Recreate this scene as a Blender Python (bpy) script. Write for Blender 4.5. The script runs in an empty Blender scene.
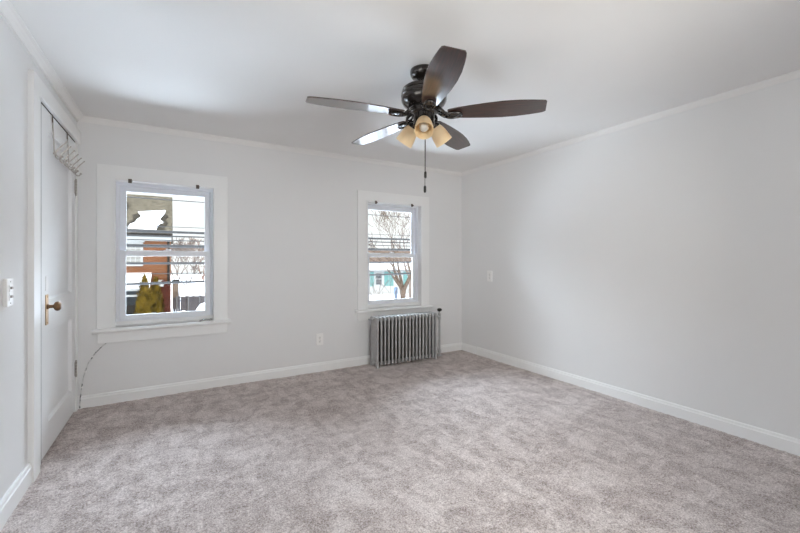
import bpy, bmesh, math, random
from mathutils import Vector, Matrix

C = bpy.context.scene.collection
S = bpy.context.scene
PI = math.pi
R = math.radians

# ------------------------------------------------------------------ camera, sky, exposure
cam_data = bpy.data.cameras.new('camera')
cam_data.sensor_width = 36.0
cam_data.lens = 381.0 / 800.0 * 36.0
cam_data.shift_y = -6.5 / 800.0
cam_data.clip_start = 0.02
cam_data.clip_end = 400
cam = bpy.data.objects.new('camera', cam_data)
C.objects.link(cam)
cam.location = (0, 0, 1.14)
cam.rotation_euler = (R(90), 0, R(-30.57))
S.camera = cam

S.view_settings.view_transform = 'Standard'
S.view_settings.look = 'None'
S.view_settings.exposure = 0.0
S.view_settings.gamma = 1.0
S.view_settings.use_curve_mapping = False
S.cycles.max_bounces = 16
S.cycles.diffuse_bounces = 12
S.cycles.transparent_max_bounces = 16
S.cycles.caustics_reflective = False
S.cycles.caustics_refractive = False
S.cycles.use_denoising = True

# overcast sky: pale near the horizon, brighter overhead (clouds are brightest at the zenith)
HORIZON_NORTH = (1.25, 1.27, 1.28)
HORIZON_SOUTH = (2.2, 2.15, 2.05)
ZENITH_NORTH = (9.2, 11.0, 13.6)
ZENITH_SOUTH = (5.2, 5.1, 4.9)
world = bpy.data.worlds.new('overcast_winter_sky')
S.world = world
world.use_nodes = True
wn = world.node_tree
wn.nodes.clear()
w_out = wn.nodes.new('ShaderNodeOutputWorld')
w_bg = wn.nodes.new('ShaderNodeBackground')
w_tc = wn.nodes.new('ShaderNodeTexCoord')
w_sep = wn.nodes.new('ShaderNodeSeparateXYZ')
wn.links.new(w_tc.outputs['Generated'], w_sep.inputs[0])


def w_range(src, lo, hi):
    n = wn.nodes.new('ShaderNodeMapRange')
    n.interpolation_type = 'SMOOTHSTEP'
    n.inputs['From Min'].default_value = lo
    n.inputs['From Max'].default_value = hi
    wn.links.new(w_sep.outputs[src], n.inputs['Value'])
    return n.outputs['Result']


def w_mix(fac, a, b):
    n = wn.nodes.new('ShaderNodeMix')
    n.data_type = 'RGBA'
    n.clamp_result = False
    wn.links.new(fac, n.inputs[0])
    for i, v in ((6, a), (7, b)):
        if isinstance(v, tuple):
            n.inputs[i].default_value = v + (1,)
        else:
            wn.links.new(v, n.inputs[i])
    return n.outputs[2]


north = w_range('Y', -0.4, 0.4)
high = w_range('Z', 0.16, 0.62)
w_col = w_mix(high, w_mix(north, HORIZON_SOUTH, HORIZON_NORTH), w_mix(north, ZENITH_SOUTH, ZENITH_NORTH))
wn.links.new(w_col, w_bg.inputs['Color'])
wn.links.new(w_bg.outputs[0], w_out.inputs[0])


def portal(name, loc, rot, sx, sy):
    d = bpy.data.lights.new(name, 'AREA')
    d.shape = 'RECTANGLE'
    d.size, d.size_y = sx, sy
    d.cycles.is_portal = True
    o = bpy.data.objects.new(name, d)
    C.objects.link(o)
    o.location = loc
    o.rotation_euler = rot
    return o


# the sky shines in through the two far windows; nearer windows are unseen additions
portal('daylight_portal', (-0.058, 3.95, 1.195), (R(-90), 0, 0), 0.74, 1.2)
portal('daylight_portal', (2.165, 3.95, 1.195), (R(-90), 0, 0), 0.74, 1.2)


def added_light(name, loc, target, sx, sy, watts, col):  # area lamp added as fill
    d = bpy.data.lights.new(name, 'AREA')
    d.shape = 'RECTANGLE'
    d.size, d.size_y = sx, sy
    d.energy = watts
    d.color = col
    o = bpy.data.objects.new(name, d)
    C.objects.link(o)
    o.location = loc
    o.rotation_euler = (Vector(target) - Vector(loc)).to_track_quat('-Z', 'Y').to_euler()
    return o


# unseen area lamps added for fill: two outside, two behind made-up windows
added_light('added_high_fill', (1.5, 9.7, 6.1), (1.0, 3.8, 1.6), 20.0, 5.2, 10500, (0.74, 0.86, 1.0))
added_light('added_low_fill', (1.5, 7.3, -2.6), (1.5, 6.6, 2.0), 22.0, 4.6, 9500, (0.72, 0.85, 1.0))
added_light('added_near_fill', (1.30, -0.70, 1.35), (1.30, 3.0, 1.25), 1.1, 1.2, 46, (1.0, 0.965, 0.93))
added_light('added_side_fill', (-1.06, 0.70, 1.40), (3.0, 0.95, 1.45), 1.5, 1.15, 20, (1.0, 0.965, 0.92))


# ------------------------------------------------------------------ materials
def srgb(r, g, b):
    f = lambda v: (v / 255 / 12.92) if v / 255 <= 0.04045 else ((v / 255 + 0.055) / 1.055) ** 2.4
    return (f(r), f(g), f(b))


def new_mat(name):
    m = bpy.data.materials.new(name)
    m.use_nodes = True
    nt = m.node_tree
    b = nt.nodes['Principled BSDF']
    return m, nt, b


def noise(nt, scale, detail=4, rough=0.55, coord='Object', stretch=None):
    tc = nt.nodes.new('ShaderNodeTexCoord')
    n = nt.nodes.new('ShaderNodeTexNoise')
    n.inputs['Scale'].default_value = scale
    n.inputs['Detail'].default_value = detail
    n.inputs['Roughness'].default_value = rough
    if stretch:
        mp = nt.nodes.new('ShaderNodeMapping')
        mp.inputs['Scale'].default_value = stretch
        nt.links.new(tc.outputs[coord], mp.inputs['Vector'])
        nt.links.new(mp.outputs[0], n.inputs['Vector'])
    else:
        nt.links.new(tc.outputs[coord], n.inputs['Vector'])
    return n


def ramp(nt, src, stops):
    r = nt.nodes.new('ShaderNodeValToRGB')
    e = r.color_ramp.elements
    while len(e) < len(stops):
        e.new(0.5)
    for el, (p, c) in zip(e, stops):
        el.position = p
        el.color = tuple(c) + (1,)
    nt.links.new(src, r.inputs[0])
    return r


def bump(nt, b, src, strength, dist):
    bp = nt.nodes.new('ShaderNodeBump')
    bp.inputs['Strength'].default_value = strength
    bp.inputs['Distance'].default_value = dist
    nt.links.new(src, bp.inputs['Height'])
    nt.links.new(bp.outputs[0], b.inputs['Normal'])
    return bp


def paint(name, col, rough=0.5, var=0.03, scale=3.0, bscale=120, bstr=0.08, metallic=0.0, coat=0.0):
    m, nt, b = new_mat(name)
    lo = tuple(max(0, c * (1 - var)) for c in col)
    hi = tuple(min(1, c * (1 + var)) for c in col)
    n = noise(nt, scale)
    r = ramp(nt, n.outputs['Fac'], [(0.3, lo), (0.7, hi)])
    nt.links.new(r.outputs[0], b.inputs['Base Color'])
    b.inputs['Roughness'].default_value = rough
    b.inputs['Metallic'].default_value = metallic
    b.inputs['Coat Weight'].default_value = coat
    if bstr:
        n2 = noise(nt, bscale, 3)
        bump(nt, b, n2.outputs['Fac'], bstr, 0.002)
    return m


M = {}
M['wall'] = paint('white_wall_paint', (0.79, 0.788, 0.788), 0.55, 0.012, 1.3, 90, 0.10)
M['ceiling'] = paint('white_ceiling_paint', (0.825, 0.815, 0.805), 0.7, 0.015, 1.1, 60, 0.12)
M['trim'] = paint('white_semigloss_trim', (0.87, 0.87, 0.865), 0.32, 0.01, 4, 40, 0.05)
M['door'] = paint('white_door_paint', (0.83, 0.835, 0.84), 0.3, 0.01, 4, 40, 0.06)
M['vinyl'] = paint('white_vinyl', (0.80, 0.82, 0.86), 0.28, 0.005, 4, 60, 0.0)
M['plastic'] = paint('white_plastic', (0.90, 0.89, 0.88), 0.3, 0.005, 4, 60, 0.0)
M['dark_slot'] = paint('dark_slot', (0.05, 0.045, 0.04), 0.6, 0.05, 30, 60, 0)
M['grey_slot'] = paint('grey_toggle', (0.5, 0.47, 0.46), 0.5, 0.05, 30, 60, 0)
M['brass'] = paint('aged_brass', srgb(196, 164, 128), 0.32, 0.12, 40, 120, 0.05, 0.9)
M['dark_brass'] = paint('tarnished_brass', srgb(134, 104, 78), 0.38, 0.2, 50, 120, 0.05, 0.9)
M['bronze'] = paint('dark_oiled_bronze', (0.022, 0.017, 0.015), 0.2, 0.3, 25, 60, 0, 0.5, 0.6)
M['hook_metal'] = paint('dull_nickel', (0.46, 0.42, 0.39), 0.38, 0.08, 40, 60, 0, 0.5)
M['bracket'] = paint('brown_metal_bracket', srgb(92, 80, 70), 0.45, 0.25, 80, 60, 0, 0.6)
M['silver'] = paint('bright_silver', (0.60, 0.59, 0.57), 0.25, 0.3, 60, 60, 0, 0.9)
M['black_pull'] = paint('black_pull', (0.015, 0.013, 0.012), 0.4, 0.2, 40, 60, 0)
M['chain'] = paint('bead_chain', (0.16, 0.15, 0.14), 0.3, 0.1, 60, 60, 0, 0.9)
M['cord'] = None
M['snow'] = paint('snow', (0.86, 0.87, 0.90), 0.6, 0.02, 0.5, 2.0, 0.2)
M['cable'] = paint('weathered_black_cable', (0.018, 0.017, 0.017), 0.7, 0.2, 4, 60, 0)
M['siding'] = None
for k_ in ('cable', 'snow'):
    M[k_].node_tree.nodes['Principled BSDF'].inputs['Specular IOR Level'].default_value = 0.1
M['cable'].node_tree.nodes['Principled BSDF'].inputs['Specular IOR Level'].default_value = 0.1


def radiator_paint():
    m, nt, b = new_mat('silver_radiator_paint')
    n = noise(nt, 35, 5)
    r = ramp(nt, n.outputs['Fac'], [(0.3, (0.44, 0.435, 0.435)), (0.7, (0.56, 0.555, 0.56))])
    nt.links.new(r.outputs[0], b.inputs['Base Color'])
    b.inputs['Metallic'].default_value = 0.35
    b.inputs['Roughness'].default_value = 0.5
    n2 = noise(nt, 220, 3)
    bump(nt, b, n2.outputs['Fac'], 0.12, 0.001)
    return m


M['radiator'] = radiator_paint()
M['inner_shade'] = paint('shade_painted_inner_radiator', (0.10, 0.088, 0.078), 0.8, 0.25, 40, 120, 0.2)  # shade between the columns painted in as a darker colour


def carpet():
    m, nt, b = new_mat('taupe_cut_pile_carpet')
    big = noise(nt, 6.5, 4, 0.6, stretch=(1.0, 1.35, 1))
    big.inputs['Distortion'].default_value = 0.8
    sweep = noise(nt, 5.0, 3, 0.5, stretch=(2.4, 0.9, 1))
    sweep.inputs['Distortion'].default_value = 0.5
    fine = noise(nt, 130, 2, 0.8)
    mid = noise(nt, 38, 3, 0.7)
    r1 = ramp(nt, big.outputs['Fac'], [(0.44, (0, 0, 0)), (0.55, (1, 1, 1))])
    r2 = ramp(nt, sweep.outputs['Fac'], [(0.45, (0, 0, 0)), (0.55, (1, 1, 1))])

    def math_node(op, a, bb):
        k = nt.nodes.new('ShaderNodeMath')
        k.operation = op
        for i, v in enumerate((a, bb)):
            if isinstance(v, (int, float)):
                k.inputs[i].default_value = v
            else:
                nt.links.new(v, k.inputs[i])
        return k.outputs[0]

    def term(src, amp):
        return math_node('MULTIPLY', math_node('SUBTRACT', src, 0.5), amp)
    pile = math_node('ADD', term(r1.outputs[0], 0.13), term(r2.outputs[0], 0.10))
    grain = math_node('ADD', term(fine.outputs['Fac'], 1.5), term(mid.outputs['Fac'], 0.45))
    tot = math_node('ADD', math_node('ADD', pile, grain), 0.5)
    r = ramp(nt, tot, [(0.05, srgb(104, 88, 83)), (0.5, srgb(191, 178, 173)), (0.95, srgb(242, 233, 229))])
    nt.links.new(r.outputs[0], b.inputs['Base Color'])
    b.inputs['Roughness'].default_value = 0.95
    b.inputs['Specular IOR Level'].default_value = 0.1
    b.inputs['Sheen Weight'].default_value = 0.15
    b.inputs['Sheen Roughness'].default_value = 0.5
    bump(nt, b, grain, 0.6, 0.006)
    return m


M['carpet'] = carpet()


def wood_blade():
    m, nt, b = new_mat('dark_walnut_blade')
    n = noise(nt, 6, 6, 0.6, stretch=(1.2, 16, 16))
    r = ramp(nt, n.outputs['Fac'], [(0.3, (0.018, 0.008, 0.006)), (0.55, (0.045, 0.017, 0.011)), (0.75, (0.10, 0.036, 0.020))])
    nt.links.new(r.outputs[0], b.inputs['Base Color'])
    b.inputs['Roughness'].default_value = 0.3
    b.inputs['Coat Weight'].default_value = 1.0
    b.inputs['Coat IOR'].default_value = 1.7
    b.inputs['Coat Roughness'].default_value = 0.10
    return m


M['blade'] = wood_blade()


def frosted():
    m, nt, b = new_mat('cream_frosted_glass')
    out = nt.nodes['Material Output']
    n = noise(nt, 14, 3)
    r = ramp(nt, n.outputs['Fac'], [(0.3, srgb(244, 222, 184)), (0.7, srgb(250, 234, 202))])
    nt.links.new(r.outputs[0], b.inputs['Base Color'])
    b.inputs['Roughness'].default_value = 0.35
    t = nt.nodes.new('ShaderNodeBsdfTranslucent')
    nt.links.new(r.outputs[0], t.inputs['Color'])
    mx = nt.nodes.new('ShaderNodeMixShader')
    mx.inputs[0].default_value = 0.4
    nt.links.new(b.outputs[0], mx.inputs[1])
    nt.links.new(t.outputs[0], mx.inputs[2])
    nt.links.new(mx.outputs[0], out.inputs['Surface'])
    return m


M['shade'] = frosted()
M['bulb'] = paint('white_frosted_bulb', (0.52, 0.50, 0.47), 0.3, 0.01, 10, 60, 0)


def glass():
    m, nt, b = new_mat('window_glass')
    out = nt.nodes['Material Output']
    nt.nodes.remove(b)
    t = nt.nodes.new('ShaderNodeBsdfTransparent')
    t.inputs['Color'].default_value = (0.95, 0.965, 0.96, 1)
    g = nt.nodes.new('ShaderNodeBsdfGlossy')
    g.inputs['Roughness'].default_value = 0.02
    f = nt.nodes.new('ShaderNodeFresnel')
    f.inputs['IOR'].default_value = 1.45
    mx = nt.nodes.new('ShaderNodeMixShader')
    nt.links.new(f.outputs[0], mx.inputs[0])
    nt.links.new(t.outputs[0], mx.inputs[1])
    nt.links.new(g.outputs[0], mx.inputs[2])
    nt.links.new(mx.outputs[0], out.inputs['Surface'])
    return m


M['glass'] = glass()


def brick():
    m, nt, b = new_mat('red_brick_wall')
    tc = nt.nodes.new('ShaderNodeTexCoord')
    mp = nt.nodes.new('ShaderNodeMapping')
    mp.inputs['Rotation'].default_value = (R(90), 0, 0)
    br = nt.nodes.new('ShaderNodeTexBrick')
    br.inputs['Scale'].default_value = 1.0
    br.inputs['Brick Width'].default_value = 0.24
    br.inputs['Row Height'].default_value = 0.085
    br.inputs['Mortar Size'].default_value = 0.012
    br.inputs['Color1'].default_value = (0.125, 0.040, 0.014, 1)
    br.inputs['Color2'].default_value = (0.155, 0.060, 0.024, 1)
    br.inputs['Mortar'].default_value = (0.13, 0.08, 0.055, 1)
    nt.links.new(tc.outputs['Object'], mp.inputs['Vector'])
    nt.links.new(mp.outputs[0], br.inputs['Vector'])
    nt.links.new(br.outputs['Color'], b.inputs['Base Color'])
    b.inputs['Roughness'].default_value = 0.85
    return m


M['brick'] = brick()
M['brick_shaded'] = paint('shaded_red_brick', (0.05, 0.014, 0.009), 0.85, 0.3, 6, 20, 0.3)  # brick with the entry shade put into its colour
M['shingle'] = paint('grey_brown_shingle', (0.080, 0.068, 0.050), 0.9, 0.5, 5, 8, 0.6)
M['wet_shingle'] = paint('wet_shingle', (0.034, 0.029, 0.023), 0.6, 0.3, 5, 8, 0.4)
M['rust_roof'] = paint('rust_brown_shingle', (0.095, 0.068, 0.053), 0.9, 0.3, 2.5, 6, 0.4)
M['white_paint'] = paint('exterior_white_paint', (0.30, 0.30, 0.29), 0.6, 0.03, 4, 20, 0)
M['far_glass'] = paint('dark_house_window', (0.03, 0.033, 0.038), 0.15, 0.2, 3, 20, 0)
M['curtained_glass'] = paint('pale_curtained_window', (0.17, 0.165, 0.15), 0.3, 0.1, 3, 20, 0)
M['blue_grey'] = paint('blue_grey_panel', (0.055, 0.065, 0.075), 0.6, 0.1, 3, 20, 0)
M['teal'] = paint('teal_shutter', (0.075, 0.20, 0.19), 0.5, 0.08, 3, 20, 0)
M['gutter'] = paint('dark_gutter_and_gap_shade', (0.02, 0.018, 0.016), 0.5, 0.1, 3, 20, 0)
M['fence'] = paint('weathered_grey_fence', (0.085, 0.08, 0.085), 0.85, 0.2, 3, 20, 0.3)
M['tan'] = paint('tan_masonry', (0.17, 0.13, 0.10), 0.85, 0.25, 3, 20, 0.3)
M['bark'] = paint('pale_brown_bark', (0.075, 0.052, 0.038), 0.9, 0.3, 6, 20, 0.5)
M['twig'] = paint('grey_brown_twig', (0.07, 0.053, 0.045), 0.9, 0.25, 6, 20, 0)
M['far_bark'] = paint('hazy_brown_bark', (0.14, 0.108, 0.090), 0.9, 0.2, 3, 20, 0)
M['red_twig'] = paint('reddish_brown_twig', (0.15, 0.085, 0.06), 0.9, 0.2, 3, 20, 0)
M['post_paint'] = paint('greyed_white_post', (0.13, 0.13, 0.13), 0.7, 0.1, 5, 20, 0)
M['blue_post'] = paint('blue_painted_post', (0.07, 0.11, 0.17), 0.5, 0.1, 3, 20, 0)


def evergreen():
    m, nt, b = new_mat('golden_arborvitae_foliage')
    n = noise(nt, 4.5, 4, 0.75)
    r = ramp(nt, n.outputs['Fac'], [(0.38, (0.025, 0.016, 0.003)), (0.5, (0.080, 0.050, 0.006)), (0.64, (0.135, 0.086, 0.011))])
    nt.links.new(r.outputs[0], b.inputs['Base Color'])
    b.inputs['Roughness'].default_value = 0.8
    return m


M['evergreen'] = evergreen()
for k_ in ('shingle', 'wet_shingle', 'rust_roof', 'gutter', 'fence', 'tan', 'bark', 'twig', 'far_bark', 'red_twig', 'brick', 'brick_shaded', 'evergreen'):
    M[k_].node_tree.nodes['Principled BSDF'].inputs['Specular IOR Level'].default_value = 0.0


def clapboard():
    m, nt, b = new_mat('white_clapboard')
    tc = nt.nodes.new('ShaderNodeTexCoord')
    w = nt.nodes.new('ShaderNodeTexWave')
    w.bands_direction = 'Z'
    w.wave_profile = 'SAW'
    w.inputs['Scale'].default_value = 1.6
    nt.links.new(tc.outputs['Object'], w.inputs['Vector'])
    r = ramp(nt, w.outputs['Fac'], [(0.0, (0.24, 0.245, 0.25)), (0.15, (0.32, 0.325, 0.32)), (1.0, (0.34, 0.345, 0.34))])
    nt.links.new(r.outputs[0], b.inputs['Base Color'])
    b.inputs['Roughness'].default_value = 0.6
    return m


M['siding'] = clapboard()


def cord_mat():
    m, nt, b = new_mat('scuffed_white_cord')
    n = noise(nt, 26, 3, 0.6)
    r = ramp(nt, n.outputs['Fac'], [(0.40, (0.10, 0.10, 0.11)), (0.50, (0.72, 0.72, 0.71))])
    nt.links.new(r.outputs[0], b.inputs['Base Color'])
    b.inputs['Roughness'].default_value = 0.5
    return m


M['cord'] = cord_mat()


# ------------------------------------------------------------------ helpers
def obj(name, bm, material, parent=None, smooth=False):
    me = bpy.data.meshes.new(name)
    bmesh.ops.recalc_face_normals(bm, faces=bm.faces)
    bm.to_mesh(me)
    bm.free()
    me.materials.append(M[material])
    if smooth:
        for p in me.polygons:
            p.use_smooth = True
        if hasattr(me, 'set_sharp_from_angle'):
            me.set_sharp_from_angle(angle=R(40))
    o = bpy.data.objects.new(name, me)
    C.objects.link(o)
    if parent:
        o.parent = parent
    return o


def tag(o, label, cat=None, group=None, kind=None):
    o['label'] = label
    if cat:
        o['category'] = cat
    if group:
        o['group'] = group
    if kind:
        o['kind'] = kind
    return o


def empty(name, loc=(0, 0, 0), rz=0.0):
    o = bpy.data.objects.new(name, None)
    o.empty_display_size = 0.1
    C.objects.link(o)
    o.location = loc
    o.rotation_euler = (0, 0, rz)
    return o


def copy_tree(o, parent=None):
    c = o.copy()
    C.objects.link(c)
    c.parent = parent
    for ch in list(o.children):
        copy_tree(ch, c)
    return c


def box(bm, lo, hi, bev=0.0, seg=2):
    t = bmesh.new()
    lo, hi = Vector(lo), Vector(hi)
    bmesh.ops.create_cube(t, size=1.0)
    for v in t.verts:
        v.co = Vector(((lo[i] + hi[i]) / 2 + v.co[i] * (hi[i] - lo[i])) for i in range(3))
    if bev > 0:
        bmesh.ops.bevel(t, geom=list(t.edges), offset=bev, segments=seg, affect='EDGES', profile=0.5)
    merge(bm, t)
    return bm


def merge(bm, t, mat=None):
    if mat is not None:
        bmesh.ops.transform(t, matrix=mat, verts=t.verts)
    me = bpy.data.meshes.new('tmp')
    t.to_mesh(me)
    t.free()
    bm.from_mesh(me)
    bpy.data.meshes.remove(me)


def lathe(bm, prof, seg=32, mat=None, close=False):
    """prof: list of (r, z) turned around Z"""
    t = bmesh.new()
    rings = []
    for r, z in prof:
        if r < 1e-6:
            rings.append([t.verts.new((0, 0, z))])
        else:
            rings.append([t.verts.new((r * math.cos(2 * PI * i / seg), r * math.sin(2 * PI * i / seg), z)) for i in range(seg)])
    pairs = list(zip(rings, rings[1:]))
    if close:
        pairs.append((rings[-1], rings[0]))
    for a, b in pairs:
        for i in range(seg):
            j = (i + 1) % seg
            if len(a) == 1 and len(b) == 1:
                continue
            if len(a) == 1:
                t.faces.new((a[0], b[j], b[i]))
            elif len(b) == 1:
                t.faces.new((a[i], a[j], b[0]))
            else:
                t.faces.new((a[i], a[j], b[j], b[i]))
    merge(bm, t, mat)
    return bm


def tube(bm, pts, rad, seg=8, cap=True, closed=False):
    pts = [Vector(p) for p in pts]
    n = len(pts)
    rads = rad if isinstance(rad, (list, tuple)) else [rad] * n
    t = bmesh.new()
    rings = []
    prev = None
    for k, p in enumerate(pts):
        if closed:
            d = pts[(k + 1) % n] - pts[k - 1]
        else:
            d = pts[min(k + 1, n - 1)] - pts[max(k - 1, 0)]
        d = d.normalized() if d.length > 1e-9 else Vector((0, 0, 1))
        if prev is None:
            ref = Vector((0, 0, 1)) if abs(d.z) < 0.9 else Vector((1, 0, 0))
            u = d.cross(ref).normalized()
        else:
            u = (prev - d * prev.dot(d))
            u = u.normalized() if u.length > 1e-6 else d.orthogonal().normalized()
        prev = u
        v = d.cross(u)
        rings.append([t.verts.new(p + (u * math.cos(2 * PI * i / seg) + v * math.sin(2 * PI * i / seg)) * rads[k]) for i in range(seg)])
    m = n if closed else n - 1
    for k in range(m):
        a, b = rings[k], rings[(k + 1) % n]
        for i in range(seg):
            j = (i + 1) % seg
            t.faces.new((a[i], a[j], b[j], b[i]))
    if cap and not closed:
        t.faces.new(rings[0][::-1])
        t.faces.new(rings[-1])
    merge(bm, t)
    return bm


def ball(bm, c, r, seg=12, scale=(1, 1, 1)):
    t = bmesh.new()
    bmesh.ops.create_uvsphere(t, u_segments=seg, v_segments=max(6, seg // 2), radius=r)
    merge(bm, t, Matrix.Translation(c) @ Matrix.Diagonal(tuple(scale) + (1,)))
    return bm


def prism(bm, outline, vec, bev=0.0, seg=2):
    """extrude a closed outline (3-D points in one plane) along vec"""
    t = bmesh.new()
    a = [t.verts.new(p) for p in outline]
    b = [t.verts.new(Vector(p) + Vector(vec)) for p in outline]
    n = len(a)
    t.faces.new(a)
    t.faces.new(b[::-1])
    for i in range(n):
        j = (i + 1) % n
        t.faces.new((a[i], b[i], b[j], a[j]))
    if bev > 0:
        bmesh.ops.recalc_face_normals(t, faces=t.faces)
        bmesh.ops.bevel(t, geom=list(t.edges), offset=bev, segments=seg, affect='EDGES', profile=0.5)
    merge(bm, t)
    return bm


def structure(name, bm, material, label, cat, smooth=False):
    o = obj(name, bm, material, None, smooth)
    return tag(o, label, cat, kind='structure')


# ------------------------------------------------------------------ room shell
XL, XR, YB, YF, H = -0.65, 3.15, 3.785, -0.5, 2.25
TW = 0.17                                             # wall thickness
W1 = (-0.424, 0.308)                                  # opening of the larger-looking window on the far wall
W2 = (1.801, 2.528)
WZ0, WZ1 = 0.60, 1.79

# carpeted floor: a fine grid with a slightly uneven pile
bm = bmesh.new()
nx, ny = 190, 210
rnd = random.Random(5)
gx = [XL - 0.12 + (XR + 0.12 - XL + 0.0) * i / nx for i in range(nx + 1)]
gy = [YF - 0.05 + (YB + 0.10 - YF) * j / ny for j in range(ny + 1)]
rows = [[bm.verts.new((x, y, rnd.uniform(-0.004, 0.0015) + 0.002 * math.sin(x * 3.1 + 1.3 * math.sin(y * 2.3)))) for x in gx] for y in gy]
for j in range(ny):
    for i in range(nx):
        bm.faces.new((rows[j][i], rows[j][i + 1], rows[j + 1][i + 1], rows[j + 1][i]))
structure('floor', bm, 'carpet', 'taupe cut pile carpet covering the whole floor of the empty room', 'carpet', True)

bm = bmesh.new()
box(bm, (XL - 0.35, YF - TW, -0.25), (XR + TW, YB + TW, -0.02))
structure('floor_slab', bm, 'wall', 'floor deck under the taupe carpet', 'floor')

bm = bmesh.new()
box(bm, (XL - 0.35, YF - TW, H), (XR + TW, YB + TW, H + 0.2))
structure('ceiling', bm, 'ceiling', 'plain white ceiling with the fan hanging from it', 'ceiling')


def wall_with_holes_y(bm, x0, x1, y0, y1, z0, z1, holes):
    xs = x0
    for a, b, c, d in holes:
        box(bm, (xs, y0, z0), (a, y1, z1))
        box(bm, (a, y0, z0), (b, y1, c))
        box(bm, (a, y0, d), (b, y1, z1))
        xs = b
    box(bm, (xs, y0, z0), (x1, y1, z1))


bm = bmesh.new()
wall_with_holes_y(bm, XL - 0.35, XR + TW, YB, YB + TW, -0.05, H + 0.02, [W1 + (WZ0, WZ1), W2 + (WZ0, WZ1)])
structure('wall_back', bm, 'wall', 'white far wall with the two windows and the radiator', 'wall')

bm = bmesh.new()
box(bm, (XR, YF - TW, -0.05), (XR + TW, YB, H + 0.02))
structure('wall_right', bm, 'wall', 'long blank white wall on the right with one small plate', 'wall')

bm = bmesh.new()
wall_with_holes_y(bm, XL - 0.35, XR, YF - TW, YF, -0.05, H + 0.02, [(0.75, 1.85, 0.75, 1.95)])
structure('wall_front', bm, 'wall', 'white near wall with an opening for an added unseen window', 'wall')

DY0, DY1, DZ = 2.85, 3.70, 2.025                      # door opening in the left wall
SY0, SY1, SZ0, SZ1 = -0.10, 1.50, 0.80, 2.00           # opening of the added side window
bm = bmesh.new()
for xa, xb, ye in ((XL - 0.12, XL, DY0), (XL - 0.35, XL - 0.12, YB)):
    box(bm, (xa, YF, -0.05), (xb, SY0, H + 0.02))
    box(bm, (xa, SY0, -0.05), (xb, SY1, SZ0))
    box(bm, (xa, SY0, SZ1), (xb, SY1, H + 0.02))
    box(bm, (xa, SY1, -0.05), (xb, ye, H + 0.02))
box(bm, (XL - 0.12, DY0, DZ), (XL, DY1, H + 0.02))
box(bm, (XL - 0.12, DY1, -0.05), (XL, YB, H + 0.02))
structure('wall_left', bm, 'wall', 'white wall on the left holding the panelled door and the switch', 'wall')


def baseboard(name, p0, p1, inward, label, h=0.090, t=0.015):
    p0, p1, n = Vector(p0), Vector(p1), Vector(inward)
    prof = [(0, -0.02), (t, -0.02), (t, h - 0.022), (t - 0.004, h - 0.018), (t - 0.006, h - 0.005), (t - 0.010, h), (0, h)]
    bm = bmesh.new()
    prism(bm, [p0 + n * a + Vector((0, 0, z)) for a, z in prof], p1 - p0)
    return structure(name, bm, 'trim', label, 'baseboard')


baseboard('baseboard_back', (XL, YB, 0), (XR, YB, 0), (0, -1, 0), 'white baseboard along the far wall below the windows')
baseboard('baseboard_right', (XR, YF, 0), (XR, 3.495, 0), (-1, 0, 0), 'long white baseboard along the right wall')
o = baseboard('baseboard_right_end', (XR, 3.515, 0), (XR, YB, 0), (-1, 0, 0), 'short white baseboard end piece in the far right corner', 0.086, 0.012)
baseboard('baseboard_left', (XL, YF, 0), (XL, 2.655, 0), (1, 0, 0), 'white baseboard on the left wall running up to the door casing', 0.100, 0.018)
baseboard('baseboard_front', (XL, YF, 0), (XR, YF, 0), (0, 1, 0), 'white baseboard along the near wall')


def crown(name, p0, p1, inward, label, dx=0.026, dz=0.044):
    p0, p1, n = Vector(p0), Vector(p1), Vector(inward)
    prof = [(0, 0.01), (dx, 0.01), (dx, -0.007), (dx * 0.72, -0.012), (dx * 0.45, -dz * 0.5), (dx * 0.3, -dz * 0.78), (dx * 0.28, -dz), (0, -dz)]
    bm = bmesh.new()
    prism(bm, [p0 + n * a + Vector((0, 0, z)) for a, z in prof], p1 - p0)
    return structure(name, bm, 'ceiling', label, 'crown molding')


crown('trim_1', (XL, YB, H), (XR, YB, H), (0, -1, 0), 'thin white crown molding on top of the far wall')
crown('trim_2', (XR, YF, H), (XR, YB, H), (-1, 0, 0), 'thin white crown molding on top of the right wall', 0.017, 0.042)
crown('trim_3', (XL, YF, H), (XL, YB, H), (1, 0, 0), 'wider white crown molding above the panelled door on the left', 0.042, 0.050)
crown('trim_4', (XL, YF, H), (XR, YF, H), (0, 1, 0), 'thin white crown molding on top of the near wall')


# ------------------------------------------------------------------ windows
def frame_box(bm, x0, x1, y0, y1, z0, z1, l, r, b, t, bev=0.002):
    box(bm, (x0, y0, z0), (x0 + l, y1, z1), bev)
    box(bm, (x1 - r, y0, z0), (x1, y1, z1), bev)
    box(bm, (x0 + l - 0.001, y0, z0), (x1 - r + 0.001, y1, z0 + b), bev)
    box(bm, (x0 + l - 0.001, y0, z1 - t), (x1 - r + 0.001, y1, z1), bev)


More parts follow.
